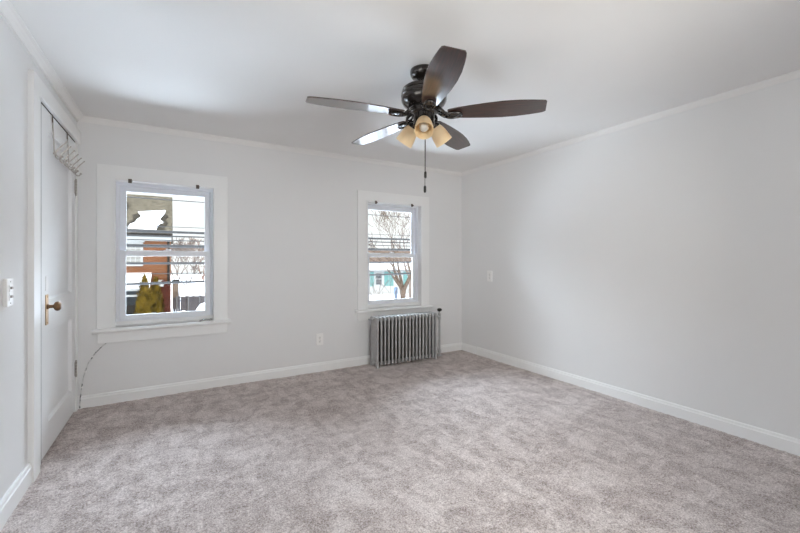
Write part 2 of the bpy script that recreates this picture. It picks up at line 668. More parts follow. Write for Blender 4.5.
def make_window(name, X0, X1, apron_top_gap, label):
    """double-hung white vinyl window in painted wood casing; built relative to the middle of its sill"""
    cx = (X0 + X1) / 2
    w = (X1 - X0) / 2
    root = empty(name, (cx, YB, WZ0))
    tag(root, label, 'window', kind='structure')
    zt = WZ1 - WZ0
    F = -0.020                                        # casing face, towards the room
    # side and head casing
    for s in (-1, 1):
        bm = bmesh.new()
        box(bm, (s * w if s > 0 else -w - 0.104, F, 0.0), (w + 0.104 if s > 0 else -w, 0.001, zt + 0.001), 0.003)
        obj('side_casing', bm, 'trim', root)
    bm = bmesh.new()
    box(bm, (-w - 0.104, F + 0.0008, zt), (w + 0.104, 0.001, zt + 0.104), 0.003)
    obj('head_casing', bm, 'trim', root)
    # bright inner bead round the opening
    bm = bmesh.new()
    for s in (-1, 1):
        box(bm, (min(s * w, s * (w - 0.012)), F - 0.003, 0.0), (max(s * w, s * (w - 0.012)), 0.055, zt), 0.002)
    box(bm, (-w + 0.012, F - 0.003, zt - 0.012), (w - 0.012, 0.055, zt), 0.002)
    obj('jamb', bm, 'trim', root)
    # stool with a rounded nose, and the apron below it
    bm = bmesh.new()
    prof = [(0.06, -0.022), (0.0, -0.032), (-0.050, -0.032), (-0.058, -0.026), (-0.062, -0.016), (-0.058, -0.005), (-0.050, 0.0), (0.06, 0.0)]
    t0 = [Vector((-w - 0.128, y, z)) for y, z in prof]
    prism(bm, t0, (2 * w + 0.256, 0, 0))
    obj('stool', bm, 'trim', root, True)
    bm = bmesh.new()
    box(bm, (-w - 0.100, -0.022, -0.116), (w + 0.100, 0.001, -0.031), 0.003)
    obj('apron', bm, 'trim', root)
    bm = bmesh.new()                                  # sloped sub-sill behind the stool
    prism(bm, [Vector((-w, y, z)) for y, z in [(0.02, -0.01), (0.02, 0.018), (0.045, 0.040), (0.15, 0.034), (0.15, -0.01)]], (2 * w, 0, 0))
    obj('sub_sill', bm, 'trim', root)
    # vinyl frame
    bm = bmesh.new()
    frame_box(bm, -w + 0.001, w - 0.001, 0.048, 0.14, 0.012, zt - 0.001, 0.030, 0.030, 0.034, 0.034)
    box(bm, (-w + 0.025, 0.088, 0.03), (-w + 0.036, 0.096, zt - 0.03), 0.001)
    box(bm, (w - 0.036, 0.088, 0.03), (w - 0.025, 0.096, zt - 0.03), 0.001)
    obj('vinyl_frame', bm, 'vinyl', root)
    # sashes
    zm = 0.595
    bm = bmesh.new()
    frame_box(bm, -w + 0.032, w - 0.032, 0.062, 0.087, 0.046, zm + 0.024, 0.044, 0.044, 0.040, 0.046, 0.003)
    lo = obj('lower_sash', bm, 'vinyl', root)
    bm = bmesh.new()
    box(bm, (-w + 0.074, 0.073, 0.084), (w - 0.074, 0.077, zm - 0.020))
    obj('pane', bm, 'glass', lo)
    bm = bmesh.new()
    frame_box(bm, -w + 0.032, w - 0.032, 0.098, 0.122, zm - 0.022, zt - 0.034, 0.044, 0.044, 0.040, 0.046, 0.003)
    up = obj('upper_sash', bm, 'vinyl', root)
    bm = bmesh.new()
    box(bm, (-w + 0.074, 0.108, zm + 0.016), (w - 0.074, 0.112, zt - 0.078))
    obj('pane', bm, 'glass', up)
    bm = bmesh.new()                                  # sash lock on the meeting rail
    box(bm, (-0.028, 0.064, zm + 0.023), (0.028, 0.086, zm + 0.029), 0.002)
    lathe(bm, [(0, 0.0), (0.011, 0.0), (0.011, 0.010), (0, 0.012)], 12, Matrix.Translation((0, 0.076, zm + 0.028)))
    box(bm, (-0.004, 0.060, zm + 0.031), (0.030, 0.070, zm + 0.038), 0.002)
    obj('sash_lock', bm, 'vinyl', root)
    return root


make_window('window_1', W1[0], W1[1], 0, 'white double-hung window nearest the door with the brick house in view')
make_window('window_2', W2[0], W2[1], 0, 'white double-hung window above the radiator with the bare tree in view')

# unseen window behind the camera, added to let in light
root = empty('added_window_3', (1.3, YF, 0.75))
tag(root, 'added unseen white two pane window in the near wall behind the viewer', 'window', kind='structure')
bm = bmesh.new()
frame_box(bm, -0.55, 0.55, -0.12, 0.005, 0.0, 1.2, 0.05, 0.05, 0.05, 0.05, 0.003)
box(bm, (-0.03, -0.10, 0.04), (0.03, -0.02, 1.16), 0.003)
fr = obj('added_window_frame', bm, 'trim', root)
bm = bmesh.new()
box(bm, (-0.51, -0.062, 0.04), (0.51, -0.058, 1.16))
obj('pane', bm, 'glass', fr)  # glass of the added unseen window behind the camera


# unseen side window added beside the viewer to light the right wall
root = empty('added_window_4', (XL, 0.70, 0.80))
tag(root, 'added unseen white side window in the left wall beside the viewer', 'window', kind='structure')
bm = bmesh.new()
for lo, hi in (((-0.30, -0.80, 0), (0.005, -0.75, 1.2)), ((-0.30, 0.75, 0), (0.005, 0.80, 1.2)), ((-0.30, -0.76, 0), (0.005, 0.76, 0.05)), ((-0.30, -0.76, 1.15), (0.005, 0.76, 1.2)), ((-0.20, -0.025, 0.04), (-0.14, 0.025, 1.16))):
    box(bm, lo, hi, 0.003)
fr = obj('added_window_frame', bm, 'trim', root)
bm = bmesh.new()
box(bm, (-0.172, -0.76, 0.04), (-0.168, 0.76, 1.16))
obj('pane', bm, 'glass', fr)  # glass of the added unseen side window

# ------------------------------------------------------------------ door
root = empty('door_1', (XL + 0.005, DY0 + 0.006, 0.0))
tag(root, 'white two panel door with brass knob in the left wall', 'door', kind='structure')
dw, dh, d0 = DY1 - DY0 - 0.010, DZ - 0.006, 0.014      # leaf size, bottom gap
P0, P1 = 0.140, 0.738                                  # panel span
up0, up1, lo0, lo1 = 0.905, 1.90, 0.185, 0.715
bm = bmesh.new()
X0 = -0.036
box(bm, (X0, 0, d0), (0, P0, dh), 0.0015)
box(bm, (X0, P1, d0), (0, dw, dh), 0.0015)
for a, b in ((d0, lo0), (lo1, up0), (up1, dh)):
    box(bm, (X0, P0 - 0.001, a), (0, P1 + 0.001, b), 0.0015)
for a, b in ((lo0, lo1), (up0, up1)):
    box(bm, (X0 + 0.008, P0 - 0.005, a - 0.005), (-0.017, P1 + 0.005, b + 0.005))
    # sloped sticking round the recessed panel
    s = 0.010
    for (ya, za, yb, zb, iy, iz) in ((P0, a, P0, b, 1, 0), (P1, a, P1, b, -1, 0), (P0, a, P1, a, 0, 1), (P0, b, P1, b, 0, -1)):
        A, B = Vector((0, ya, za)), Vector((0, yb, zb))
        inn = Vector((0, iy, iz))
        prism(bm, [A + Vector((-0.0005, 0, 0)), A + inn * s + Vector((-0.017, 0, 0)), A + Vector((-0.019, 0, 0))], B - A)
obj('door_leaf', bm, 'door', root)
# brass back plate and knob
py = 0.105
bm = bmesh.new()
box(bm, (0.0, py - 0.024, 0.762), (0.004, py + 0.024, 0.938), 0.0015)
for zz in (0.775, 0.925):
    ball(bm, (0.004, py, zz), 0.004, 8)
obj('back_plate', bm, 'brass', root)
bm = bmesh.new()
turn = Matrix.Translation((0.003, py, 0.868)) @ Matrix.Rotation(R(90), 4, 'Y')
lathe(bm, [(0, 0), (0.016, 0), (0.016, 0.006), (0.010, 0.010), (0.009, 0.026), (0.013, 0.030), (0.024, 0.036), (0.0275, 0.045), (0.026, 0.054), (0.018, 0.061), (0, 0.063)], 28, turn)
obj('door_knob', bm, 'dark_brass', root, True)
bm = bmesh.new()
box(bm, (0.0, py - 0.021, 0.96), (0.003, py + 0.024, 1.045), 0.0008)
obj('cover_plate', bm, 'plastic', root)
for zz in (1.685, 0.325):
    bm = bmesh.new()
    yk = dw + 0.002
    for k in range(5):
        lathe(bm, [(0, 0), (0.0065, 0), (0.0065, 0.0185), (0, 0.0185)], 10, Matrix.Translation((0.006, yk, zz - 0.055 + k * 0.022)))
    ball(bm, (0.006, yk, zz + 0.058), 0.006, 8)
    ball(bm, (0.006, yk, zz - 0.058), 0.006, 8)
    box(bm, (-0.001, yk - 0.020, zz - 0.05), (0.002, yk + 0.014, zz + 0.05), 0.0005)
    obj('hinge', bm, 'hook_metal', root, True)
    bm = bmesh.new()
    for k in (0, 2, 4):
        ball(bm, (0.0125, yk, zz - 0.048 + k * 0.022), 0.0035, 6)

# dark strip painting the shade in the gap round the leaf
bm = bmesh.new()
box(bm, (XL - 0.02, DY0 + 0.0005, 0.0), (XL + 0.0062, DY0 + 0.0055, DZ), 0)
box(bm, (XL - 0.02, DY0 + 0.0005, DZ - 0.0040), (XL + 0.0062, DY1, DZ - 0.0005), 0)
tag(obj('painted_gap_shade', bm, 'gutter', None), 'dark strip painting shade into the gap between the panelled door and its casing', 'painted shade line', kind='structure').name = 'gap_shade_strip'
# casing round the door
CT = 0.025
bm = bmesh.new()
box(bm, (XL - 0.001, 2.650, -0.01), (XL + CT, 2.758, DZ + 0.095), 0.002)
structure('trim_5', bm, 'trim', 'white flat door casing on the knob side of the panelled door', 'door casing')
bm = bmesh.new()
box(bm, (XL - 0.001, 3.708, -0.01), (XL + 0.012, YB - 0.0155, DZ + 0.002), 0.002)
structure('trim_6', bm, 'trim', 'white flat door casing squeezed in the corner on the hinge side', 'door casing')
bm = bmesh.new()
box(bm, (XL - 0.001, 2.756, DZ + 0.002), (XL + CT, YB - 0.001, DZ + 0.095), 0.002)
structure('trim_7', bm, 'trim', 'white flat head casing across the top of the panelled door', 'door casing')
bm = bmesh.new()
box(bm, (XL - 0.001, 2.757, -0.01), (XL + 0.006, DY0 + 0.001, DZ + 0.003), 0.001)
structure('trim_8', bm, 'trim', 'narrow inner strip of the door casing beside the knob', 'door casing')


# ------------------------------------------------------------------ ceiling fan
FX, FY = 1.259, 1.855
fan = empty('ceiling_fan', (FX, FY, H))
tag(fan, 'dark bronze ceiling fan with five walnut blades and three cream glass lamps', 'ceiling fan')
bm = bmesh.new()
lathe(bm, [(0, 0.0), (0.080, 0.0), (0.082, -0.010), (0.079, -0.028), (0.066, -0.044), (0.040, -0.054), (0.030, -0.056), (0, -0.056)], 40)
obj('canopy', bm, 'bronze', fan, True)
bm = bmesh.new()
lathe(bm, [(0, -0.05), (0.028, -0.05), (0.030, -0.058), (0.030, -0.070), (0.036, -0.076), (0.036, -0.090), (0, -0.090)], 32)
obj('coupling', bm, 'bronze', fan, True)
bm = bmesh.new()
lathe(bm, [(0, -0.078), (0.050, -0.080), (0.092, -0.092), (0.116, -0.104), (0.119, -0.109), (0.127, -0.113), (0.131, -0.128), (0.128, -0.132),
           (0.133, -0.137), (0.135, -0.152), (0.131, -0.157), (0.134, -0.162), (0.132, -0.180), (0.120, -0.200), (0.096, -0.216), (0.084, -0.220), (0, -0.220)], 48)
obj('motor_housing', bm, 'bronze', fan, True)
bm = bmesh.new()
lathe(bm, [(0, -0.215), (0.078, -0.215), (0.080, -0.222), (0.080, -0.246), (0.070, -0.254), (0.062, -0.258), (0.062, -0.306), (0.066, -0.310), (0.066, -0.322),
           (0.052, -0.338), (0.030, -0.346), (0.014, -0.350), (0.010, -0.360), (0, -0.362)], 40)
obj('switch_housing', bm, 'bronze', fan, True)

BLZ = -0.262


def blade_mesh():
    half = [(0.140, 0.036), (0.155, 0.043), (0.20, 0.052), (0.28, 0.063), (0.37, 0.073), (0.45, 0.078), (0.53, 0.076), (0.60, 0.068), (0.650, 0.060), (0.670, 0.055), (0.684, 0.045)]
    out = [Vector((r, w, 0)) for r, w in half] + [Vector((r - (0.006 if r > 0.68 else 0), -w, 0)) for r, w in half[::-1]]
    bm = bmesh.new()
    prism(bm, out, (0, 0, 0.006), 0.0015, 2)
    return bm


def blade_iron_mesh():
    bm = bmesh.new()
    # oval medallion under the root of the blade
    n = 28
    prism(bm, [Vector((0.170 + 0.052 * math.cos(2 * PI * i / n), 0.031 * math.sin(2 * PI * i / n), -0.012)) for i in range(n)], (0, 0, 0.011), 0.003, 2)
    tube(bm, [Vector((0.170 + 0.050 * math.cos(2 * PI * i / n), 0.029 * math.sin(2 * PI * i / n), -0.012)) for i in range(n)], 0.0055, 8, closed=True)
    # two curling arms from the hub
    for s in (-1, 1):
        tube(bm, [(0.064, s * 0.022, 0.036), (0.082, s * 0.034, 0.030), (0.104, s * 0.036, 0.012), (0.122, s * 0.026, -0.004), (0.140, s * 0.014, -0.008), (0.160, s * 0.012, -0.007)],
             [0.009, 0.009, 0.008, 0.008, 0.009, 0.009], 8)
        ring = [Vector((0.100 + 0.017 * math.cos(2 * PI * i / 14), s * 0.016 + 0.014 * math.sin(2 * PI * i / 14), 0.012 - 0.010 * math.cos(2 * PI * i / 14))) for i in range(14)]
        tube(bm, ring, 0.0050, 6, closed=True)
    box(bm, (0.100, -0.014, -0.012), (0.160, 0.014, 0.000), 0.005)
    box(bm, (0.060, -0.030, 0.018), (0.086, 0.030, 0.046), 0.005)
    for x, y in ((0.150, 0.014), (0.150, -0.014), (0.198, 0)):
        ball(bm, (x, y, -0.014), 0.005, 8, (1, 1, 0.5))
    return bm


blade0 = iron0 = None
for deg, pitch, droop in ((-113.5, -11, -1.4), (-42, -11, 0.0), (30, -10, 1.4), (101, -6.5, 1.2), (173, -7, 1.9)):
    if blade0 is None:
        bl = blade0 = obj('blade', blade_mesh(), 'blade', fan)
        ir = iron0 = obj('blade_iron', blade_iron_mesh(), 'bronze', fan, True)
    else:
        bl, ir = blade0.copy(), iron0.copy()
        for q in (bl, ir):
            C.objects.link(q)
            q.parent = fan
    for q in (bl, ir):
        q.location = (0, 0, BLZ)
        q.rotation_euler = (Matrix.Rotation(R(deg), 4, 'Z') @ Matrix.Rotation(R(droop), 4, 'Y') @ Matrix.Rotation(R(pitch) if q is bl else R(pitch) * 0.8, 4, 'X')).to_euler()

# three bell shaped glass lamps
prof_out = [(0.030, 0.0), (0.034, -0.004), (0.041, -0.020), (0.0465, -0.042), (0.050, -0.066), (0.0525, -0.092), (0.054, -0.108)]
prof = prof_out + [(0.0515, -0.108)] + [(r - 0.003, z) for r, z in prof_out[::-1][1:]]
first = None
for deg in (-124, -4, 116):
    a = R(deg)
    # the lamp hangs outward and down
    m = Matrix.Translation((0.072 * math.cos(a), 0.072 * math.sin(a), -0.317)) @ Matrix.Rotation(a, 4, 'Z') @ Matrix.Rotation(R(-40), 4, 'Y')
    if first is None:
        bm = bmesh.new()
        lathe(bm, prof, 36)
        sh = obj('lamp_shade', bm, 'shade', fan, True)
        bm = bmesh.new()
        lathe(bm, [(0, 0.012), (0.012, 0.012), (0.014, -0.02), (0.020, -0.034), (0.027, -0.052), (0.0285, -0.066), (0.024, -0.082), (0.013, -0.091), (0, -0.093)], 24)
        bu = obj('bulb', bm, 'bulb', sh, True)
        bm = bmesh.new()
        lathe(bm, [(0, 0.032), (0.014, 0.032), (0.016, 0.022), (0.030, 0.012), (0.036, 0.004), (0.036, -0.004), (0.030, -0.006), (0, -0.006)], 28)
        tube(bm, [(-0.045, 0, 0.046), (-0.030, 0, 0.048), (-0.010, 0, 0.042), (0, 0, 0.028)], 0.011, 10)
        so = obj('lamp_holder', bm, 'bronze', fan, True)
        first = (sh, bu, so)
    else:
        sh, bu, so = (q.copy() for q in first)
        for q in (sh, bu, so):
            C.objects.link(q)
        sh.parent = fan
        bu.parent = sh
        so.parent = fan
    for q in (sh, so):
        q.matrix_local = m

for x, y, z0, z1 in ((0.006, -0.006, -0.350, -0.592), (0.001, -0.009, -0.350, -0.677)):
    bm = bmesh.new()
    tube(bm, [(x, y, z0), (x, y, z1)], 0.0016, 6)
    zz = z0
    while zz > z1:
        ball(bm, (x, y, zz), 0.0025, 6)
        zz -= 0.008
    ch = obj('pull_chain', bm, 'chain', fan, True)
    bm = bmesh.new()
    lathe(bm, [(0, 0.004), (0.004, 0.002), (0.0075, -0.004), (0.0078, -0.030), (0.0055, -0.038), (0, -0.040)], 14, Matrix.Translation((x, y, z1)))
    obj('pull', bm, 'black_pull', ch, True)


# ------------------------------------------------------------------ radiator
rad = empty('radiator', (2.2115, 3.64, 0.0))
tag(rad, 'silver painted cast iron tube radiator standing under the window beside the corner', 'radiator')
NSEC, SP = 18, 0.0443
TUBES = [-0.068, -0.034, 0.0, 0.034, 0.068]
ZB, ZT = 0.048, 0.500


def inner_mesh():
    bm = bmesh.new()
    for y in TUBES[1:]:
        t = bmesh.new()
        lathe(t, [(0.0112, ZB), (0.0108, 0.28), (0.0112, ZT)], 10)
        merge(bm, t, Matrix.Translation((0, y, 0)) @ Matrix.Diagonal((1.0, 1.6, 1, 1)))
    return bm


def section_mesh(feet, end):
    bm = bmesh.new()
    for y in (TUBES if end else TUBES[:1]):
        t = bmesh.new()
        lathe(t, [(0.0118, ZB), (0.0112, ZB + 0.02), (0.0108, 0.28), (0.0112, ZT - 0.02), (0.0118, ZT)], 12)
        merge(bm, t, Matrix.Translation((0, y, 0)) @ Matrix.Diagonal((1.0, 1.52, 1, 1)))
    # top and bottom headers, rounded at front and back
    for z0, z1 in ((ZB - 0.028, ZB + 0.012), (ZT - 0.012, ZT + 0.034)):
        top = z1 > 0.3
        n = 8
        pts = []
        ya = 0.0825
        zc, hh = (z0 + z1) / 2, (z1 - z0) / 2
        for i in range(n + 1):
            a = -PI / 2 + PI * i / n
            pts.append(Vector((-0.0125, ya - hh + hh * math.cos(a), zc + hh * math.sin(a))))
        for i in range(n + 1):
            a = PI / 2 + PI * i / n
            pts.append(Vector((-0.0125, -ya + hh + hh * math.cos(a), zc + hh * math.sin(a))))
        prism(bm, pts, (0.025, 0, 0), 0.007, 2)
    # nipples joining a section to the next
    for z in (ZB - 0.006, ZT + 0.010):
        t = bmesh.new()
        lathe(t, [(0, -SP / 2), (0.020, -SP / 2), (0.020, SP / 2), (0, SP / 2)], 14)
        merge(bm, t, Matrix.Translation((0, 0, z)) @ Matrix.Rotation(R(90), 4, 'Y'))
    # small webs between the tubes
    for z in (0.20, 0.36):
        box(bm, (-0.004, TUBES[0], z - 0.008), (0.004, TUBES[-1], z + 0.008))
    if feet:
        for s in (-1, 1):
            prism(bm, [Vector((-0.011, s * y, z)) for y, z in [(0.040, 0.045), (0.081, 0.055), (0.082, 0.02), (0.083, 0.0), (0.058, 0.0), (0.054, 0.02)]], (0.022, 0, 0), 0.003, 2)
    return bm


plain = footed = None
for i in range(NSEC):
    ft = i in (0, NSEC - 1)
    src = footed if ft else plain
    if src is None:
        o = obj('section', section_mesh(ft, ft), 'radiator', rad, True)
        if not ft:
            tag(obj('inner_columns', inner_mesh(), 'inner_shade', o, True), 'dark inner columns with the gap shade painted in')
        if ft:
            footed = o
        else:
            plain = o
    else:
        o = copy_tree(src, rad)
    o.location = ((i - (NSEC - 1) / 2) * SP, 0, 0)
ex = (NSEC - 1) / 2 * SP
# bushing and air vent on the left end
bm = bmesh.new()
rot = Matrix.Rotation(R(-90), 4, 'Y')
lathe(bm, [(0, 0), (0.022, 0), (0.022, 0.012), (0.012, 0.014), (0.012, 0.024), (0, 0.024)], 6, Matrix.Translation((-ex - 0.0125, 0, ZT + 0.010)) @ rot)
tube(bm, [(-ex - 0.02, 0.03, ZT + 0.006), (-ex - 0.05, 0.03, ZT + 0.006)], 0.006, 10)
ball(bm, (-ex - 0.052, 0.03, ZT + 0.006), 0.009, 10)
obj('air_vent', bm, 'radiator', rad, True)
bm = bmesh.new()
lathe(bm, [(0, 0), (0.024, 0), (0.024, 0.012), (0.014, 0.014), (0.014, 0.02), (0, 0.02)], 6, Matrix.Translation((-ex - 0.0125, 0, ZB - 0.006)) @ rot)
obj('end_plug', bm, 'radiator', rad, True)
# supply pipe with a valve on the right end
px, pyy = ex + 0.155, 0.035
px = ex + 0.130
bm = bmesh.new()
tube(bm, [(px, pyy, -0.01), (px, pyy, 0.44)], 0.0125, 14)
lathe(bm, [(0.014, 0.0), (0.034, 0.0), (0.032, 0.006), (0.014, 0.008)], 20, Matrix.Translation((px, pyy, 0.001)), True)
obj('supply_pipe', bm, 'radiator', rad, True)
bm = bmesh.new()
lathe(bm, [(0, 0.43), (0.018, 0.43), (0.020, 0.445), (0.020, 0.47), (0.015, 0.478), (0.018, 0.486), (0.018, 0.505), (0.010, 0.512), (0.006, 0.515), (0.006, 0.535), (0, 0.535)], 16, Matrix.Translation((px, pyy, 0)))
tube(bm, [(px, pyy, 0.458), (px - 0.05, pyy * 0.6, 0.480), (ex + 0.01, 0.0, ZT + 0.010)], 0.013, 12)
v = obj('valve', bm, 'radiator', rad, True)
bm = bmesh.new()
lathe(bm, [(0, 0.526), (0.012, 0.526), (0.024, 0.533), (0.030, 0.545), (0.029, 0.556), (0.018, 0.565), (0, 0.567)], 18, Matrix.Translation((px, pyy, 0)))
tag(obj('valve_handle', bm, 'bronze', v, True), 'dark round valve handle')
bm = bmesh.new()
box(bm, (px - 0.014, pyy - 0.020, 0.035), (px + 0.014, pyy + 0.014, 0.075), 0.006)
obj('pipe_fitting', bm, 'radiator', rad, True)


# ------------------------------------------------------------------ wall plates
def wall_plate(name, loc, rz, label, kind, cat, w=0.072, h=0.118, t=0.009):
    """plate standing off a wall; local +X points into the room"""
    root = empty(name, loc, rz)
    tag(root, label, cat)
    bm = bmesh.new()
    box(bm, (0, -w / 2, -h / 2), (t, w / 2, h / 2), min(0.003, t * 0.45), 2)
    obj('cover_plate', bm, 'plastic', root)
    for s in (-1, 1):
        z = s * 0.0195
        bm = bmesh.new()
        if kind == 'outlet':
            n = 20
            pts = []
            for i in range(n):
                a = 2 * PI * i / n
                pts.append(Vector((t - 0.001, 0.0165 * math.cos(a), z + max(-0.0125, min(0.0125, 0.0165 * math.sin(a))))))
            prism(bm, pts, (0.003, 0, 0), 0.0008, 1)
            rc = obj('receptacle', bm, 'plastic', root)
            bm = bmesh.new()
            box(bm, (t + 0.0016, -0.0075, z - 0.001), (t + 0.0026, -0.0050, z + 0.0085))
            box(bm, (t + 0.0016, 0.0050, z - 0.001), (t + 0.0026, 0.0075, z + 0.0085))
            lathe(bm, [(0, 0), (0.0032, 0), (0.0032, 0.001), (0, 0.001)], 10, Matrix.Translation((t + 0.0016, 0, z - 0.0075)) @ Matrix.Rotation(R(90), 4, 'Y'))
            obj('slots', bm, 'dark_slot', rc)
        else:
            box(bm, (t - 0.001, -0.017, z - 0.016), (t + 0.002, 0.017, z + 0.016), 0.001)
            rc = obj('toggle_surround', bm, 'plastic', root)
            bm = bmesh.new()
            box(bm, (t + 0.001, -0.009, z - 0.005), (t + 0.008, 0.009, z + 0.006), 0.002)
            obj('toggle', bm, 'grey_slot', rc)
    for zz in ((0,) if kind == 'outlet' else (-0.048, 0.048)):
        bm = bmesh.new()
        ball(bm, (t + 0.0006, 0, zz), 0.0032, 8, (0.5, 1, 1))
        obj('screw', bm, 'hook_metal', root, True)
    return root


wall_plate('wall_outlet', (1.277, YB, 0.327), R(-90), 'white outlet plate low on the far wall between the windows', 'outlet', 'outlet')
wall_plate('wall_outlet', (XR, 3.277, 0.952), R(180), 'white outlet plate at chest height on the right wall near the corner', 'outlet', 'outlet', 0.074, 0.122, 0.010)
wall_plate('light_switch', (XL, 2.355, 0.995), 0, 'white two toggle light switch plate on the left wall beside the door', 'switch', 'light switch', 0.074, 0.125, 0.016)

# ------------------------------------------------------------------ over-door hook rack
rk = empty('hook_rack', (XL + 0.005, 3.36, 1.79))
tag(rk, 'dull metal six hook rack hanging over the top of the white door', 'hook rack')
y0, y1 = -0.29, 0.28
bm = bmesh.new()
tube(bm, [(0.012, y0, 0), (0.012, y1, 0)], 0.0042, 8)
ball(bm, (0.012, y0, 0), 0.007, 8)
ball(bm, (0.012, y1, 0), 0.007, 8)
obj('rail', bm, 'hook_metal', rk, True)
for yy in (-0.285, 0.085):
    bm = bmesh.new()
    zt = DZ - 0.004 - 1.79
    box(bm, (0.001, yy - 0.007, zt - 0.045), (0.005, yy + 0.007, zt + 0.003), 0.001)
    box(bm, (-0.030, yy - 0.007, zt - 0.0005), (0.005, yy + 0.007, zt + 0.0028), 0.001)
    cl = bm
    bm = bmesh.new()
    tube(bm, [(0.004, yy, zt - 0.03), (0.007, yy, zt * 0.5), (0.010, yy, 0.03), (0.012, yy, 0)], 0.0036, 8)
    st = obj('strap', bm, 'hook_metal', rk, True)
    tag(obj('door_clip', cl, 'bracket', st), 'dark clip over the top edge of the door')
hk0 = None
for k in range(6):
    yy = -0.27 + k * 0.108
    if hk0 is None:
        bm = bmesh.new()
        # long upper arm, and a short curl under the rail with a ball on its tip
        tube(bm, [(0.012, 0, -0.004), (0.016, 0, 0.014), (0.024, 0, 0.030), (0.044, 0, 0.056), (0.064, 0, 0.080)], [0.0042, 0.0042, 0.004, 0.0038, 0.0034], 8)
        ball(bm, (0.065, 0, 0.081), 0.0050, 8)
        tube(bm, [(0.012, 0, 0.002), (0.014, 0, -0.018), (0.024, 0, -0.029), (0.036, 0, -0.028), (0.044, 0, -0.016)], 0.0040, 8)
        ball(bm, (0.045, 0, -0.013), 0.0075, 10)
        hk = hk0 = obj('hook', bm, 'hook_metal', rk, True)
    else:
        hk = hk0.copy()
        C.objects.link(hk)
        hk.parent = rk
    hk.location = (0, yy, 0)

# ------------------------------------------------------------------ small things at the windows
for x, lab in ((-0.312, 'small brown shade bracket at the door end of the head of the brick house window'),
               (0.170, 'small brown shade bracket at the outlet end of the head of the brick house window'),
               (1.912, 'small brown shade bracket at the outlet end of the head of the radiator window'),
               (2.384, 'small brown shade bracket at the corner end of the head of the radiator window')):
    b = empty('shade_bracket', (x, YB - 0.023, WZ1 - 0.011))
    tag(b, lab, 'bracket', 'shade brackets on the window heads')
    bm = bmesh.new()
    box(bm, (-0.012, -0.0020, -0.018), (0.012, 0.0, 0.016), 0.0008)
    box(bm, (-0.012, -0.020, -0.018), (-0.009, 0.0, 0.010), 0.0008)
    lathe(bm, [(0, -0.012), (0.009, -0.012), (0.009, 0.010), (0.006, 0.012), (0, 0.012)], 12, Matrix.Translation((0.001, -0.012, -0.004)) @ Matrix.Rotation(R(90), 4, 'Y'))
    obj('bracket_plate', bm, 'bracket', b, True)
    bm = bmesh.new()
    tube(bm, [(0.010, -0.012, -0.004), (0.018, -0.012, 0.002)], 0.003, 6)
    obj('pin', bm, 'silver', b, True)

bm = bmesh.new()
ts = [0, 0.2, 0.4, 0.6, 0.8, 1.0]
prev = None
rows = []
for t in ts:
    x = 0.085 * t
    wd = 0.010 + 0.010 * math.sin(PI * min(1, t * 1.1))
    zc = 0.006 + 0.012 * math.sin(PI * t * 0.9)
    rows.append([(x, -wd, zc * 0.35), (x, -wd * 0.5, zc), (x, 0, zc + 0.003), (x, wd * 0.5, zc), (x, wd, zc * 0.35)])
t_ = bmesh.new()
vs = [[t_.verts.new(p) for p in r] for r in rows]
lowv = [[t_.verts.new((p[0], p[1] * 0.85, max(0.0, p[2] - 0.006))) for p in r] for r in rows]
for i in range(len(rows) - 1):
    for j in range(4):
        t_.faces.new((vs[i][j], vs[i + 1][j], vs[i + 1][j + 1], vs[i][j + 1]))
        t_.faces.new((lowv[i][j + 1], lowv[i + 1][j + 1], lowv[i + 1][j], lowv[i][j]))
    t_.faces.new((lowv[i][0], lowv[i + 1][0], vs[i + 1][0], vs[i][0]))
    t_.faces.new((vs[i][4], vs[i + 1][4], lowv[i + 1][4], lowv[i][4]))
for e in (0, -1):
    for j in range(4):
        t_.faces.new((vs[e][j], vs[e][j + 1], lowv[e][j + 1], lowv[e][j]))
merge(bm, t_)
ball(bm, (0.090, 0, 0.010), 0.011, 10, (1.2, 1, 0.8))
lt = obj('latch_piece', bm, 'silver', None, True)
lt.location = (0.185, YB - 0.018, WZ0 + 0.0005)
lt.rotation_euler = (0, 0, R(8))
tag(lt, 'small loose silver latch piece lying on the sill of the brick house window', 'latch')

# painted cord running from the window apron down into the corner
bm = bmesh.new()
pts = [(-0.465, 3.772, 0.486), (-0.49, 3.775, 0.462), (-0.535, 3.777, 0.415), (-0.575, 3.777, 0.345), (-0.598, 3.777, 0.275), (-0.613, 3.776, 0.20),
       (-0.620, 3.768, 0.130), (-0.624, 3.762, 0.085), (-0.626, 3.758, 0.04), (-0.627, 3.757, 0.004)]
dense = []
for a, b in zip(pts, pts[1:]):
    a, b = Vector(a), Vector(b)
    for k in range(5):
        dense.append(a.lerp(b, k / 5))
dense.append(Vector(pts[-1]))
tube(bm, dense, 0.0038, 8)
co = obj('cord', bm, 'cord', None, True)
tag(co, 'thin scuffed white cord curving from the window apron down into the door corner', 'cord')
for k in (12, 20, 28):
    bm = bmesh.new()
    p = dense[k]
    box(bm, (p.x - 0.007, p.y - 0.0055, p.z - 0.004), (p.x + 0.007, p.y + 0.006, p.z + 0.004), 0.001)
    obj('cord_clip', bm, 'plastic', co)


# ------------------------------------------------------------------ outdoors
GZ = -3.0
bm = bmesh.new()
rnd = random.Random(11)
n = 60
gx = [-70 + 180 * i / n for i in range(n + 1)]
gy = [5 + 120 * j / n for j in range(n + 1)]
rows = [[bm.verts.new((x, y, GZ + rnd.uniform(-0.06, 0.06))) for x in gx] for y in gy]
for j in range(n):
    for i in range(n):
        bm.faces.new((rows[j][i], rows[j][i + 1], rows[j + 1][i + 1], rows[j + 1][i]))
structure('ground', bm, 'snow', 'snow covered ground outside below the windows', 'snow', True)

# brick house across the street
hb = empty('brick_house', (-4.7, 29.4, GZ))
tag(hb, 'red brick house with a snow patched grey roof across the street', 'house')


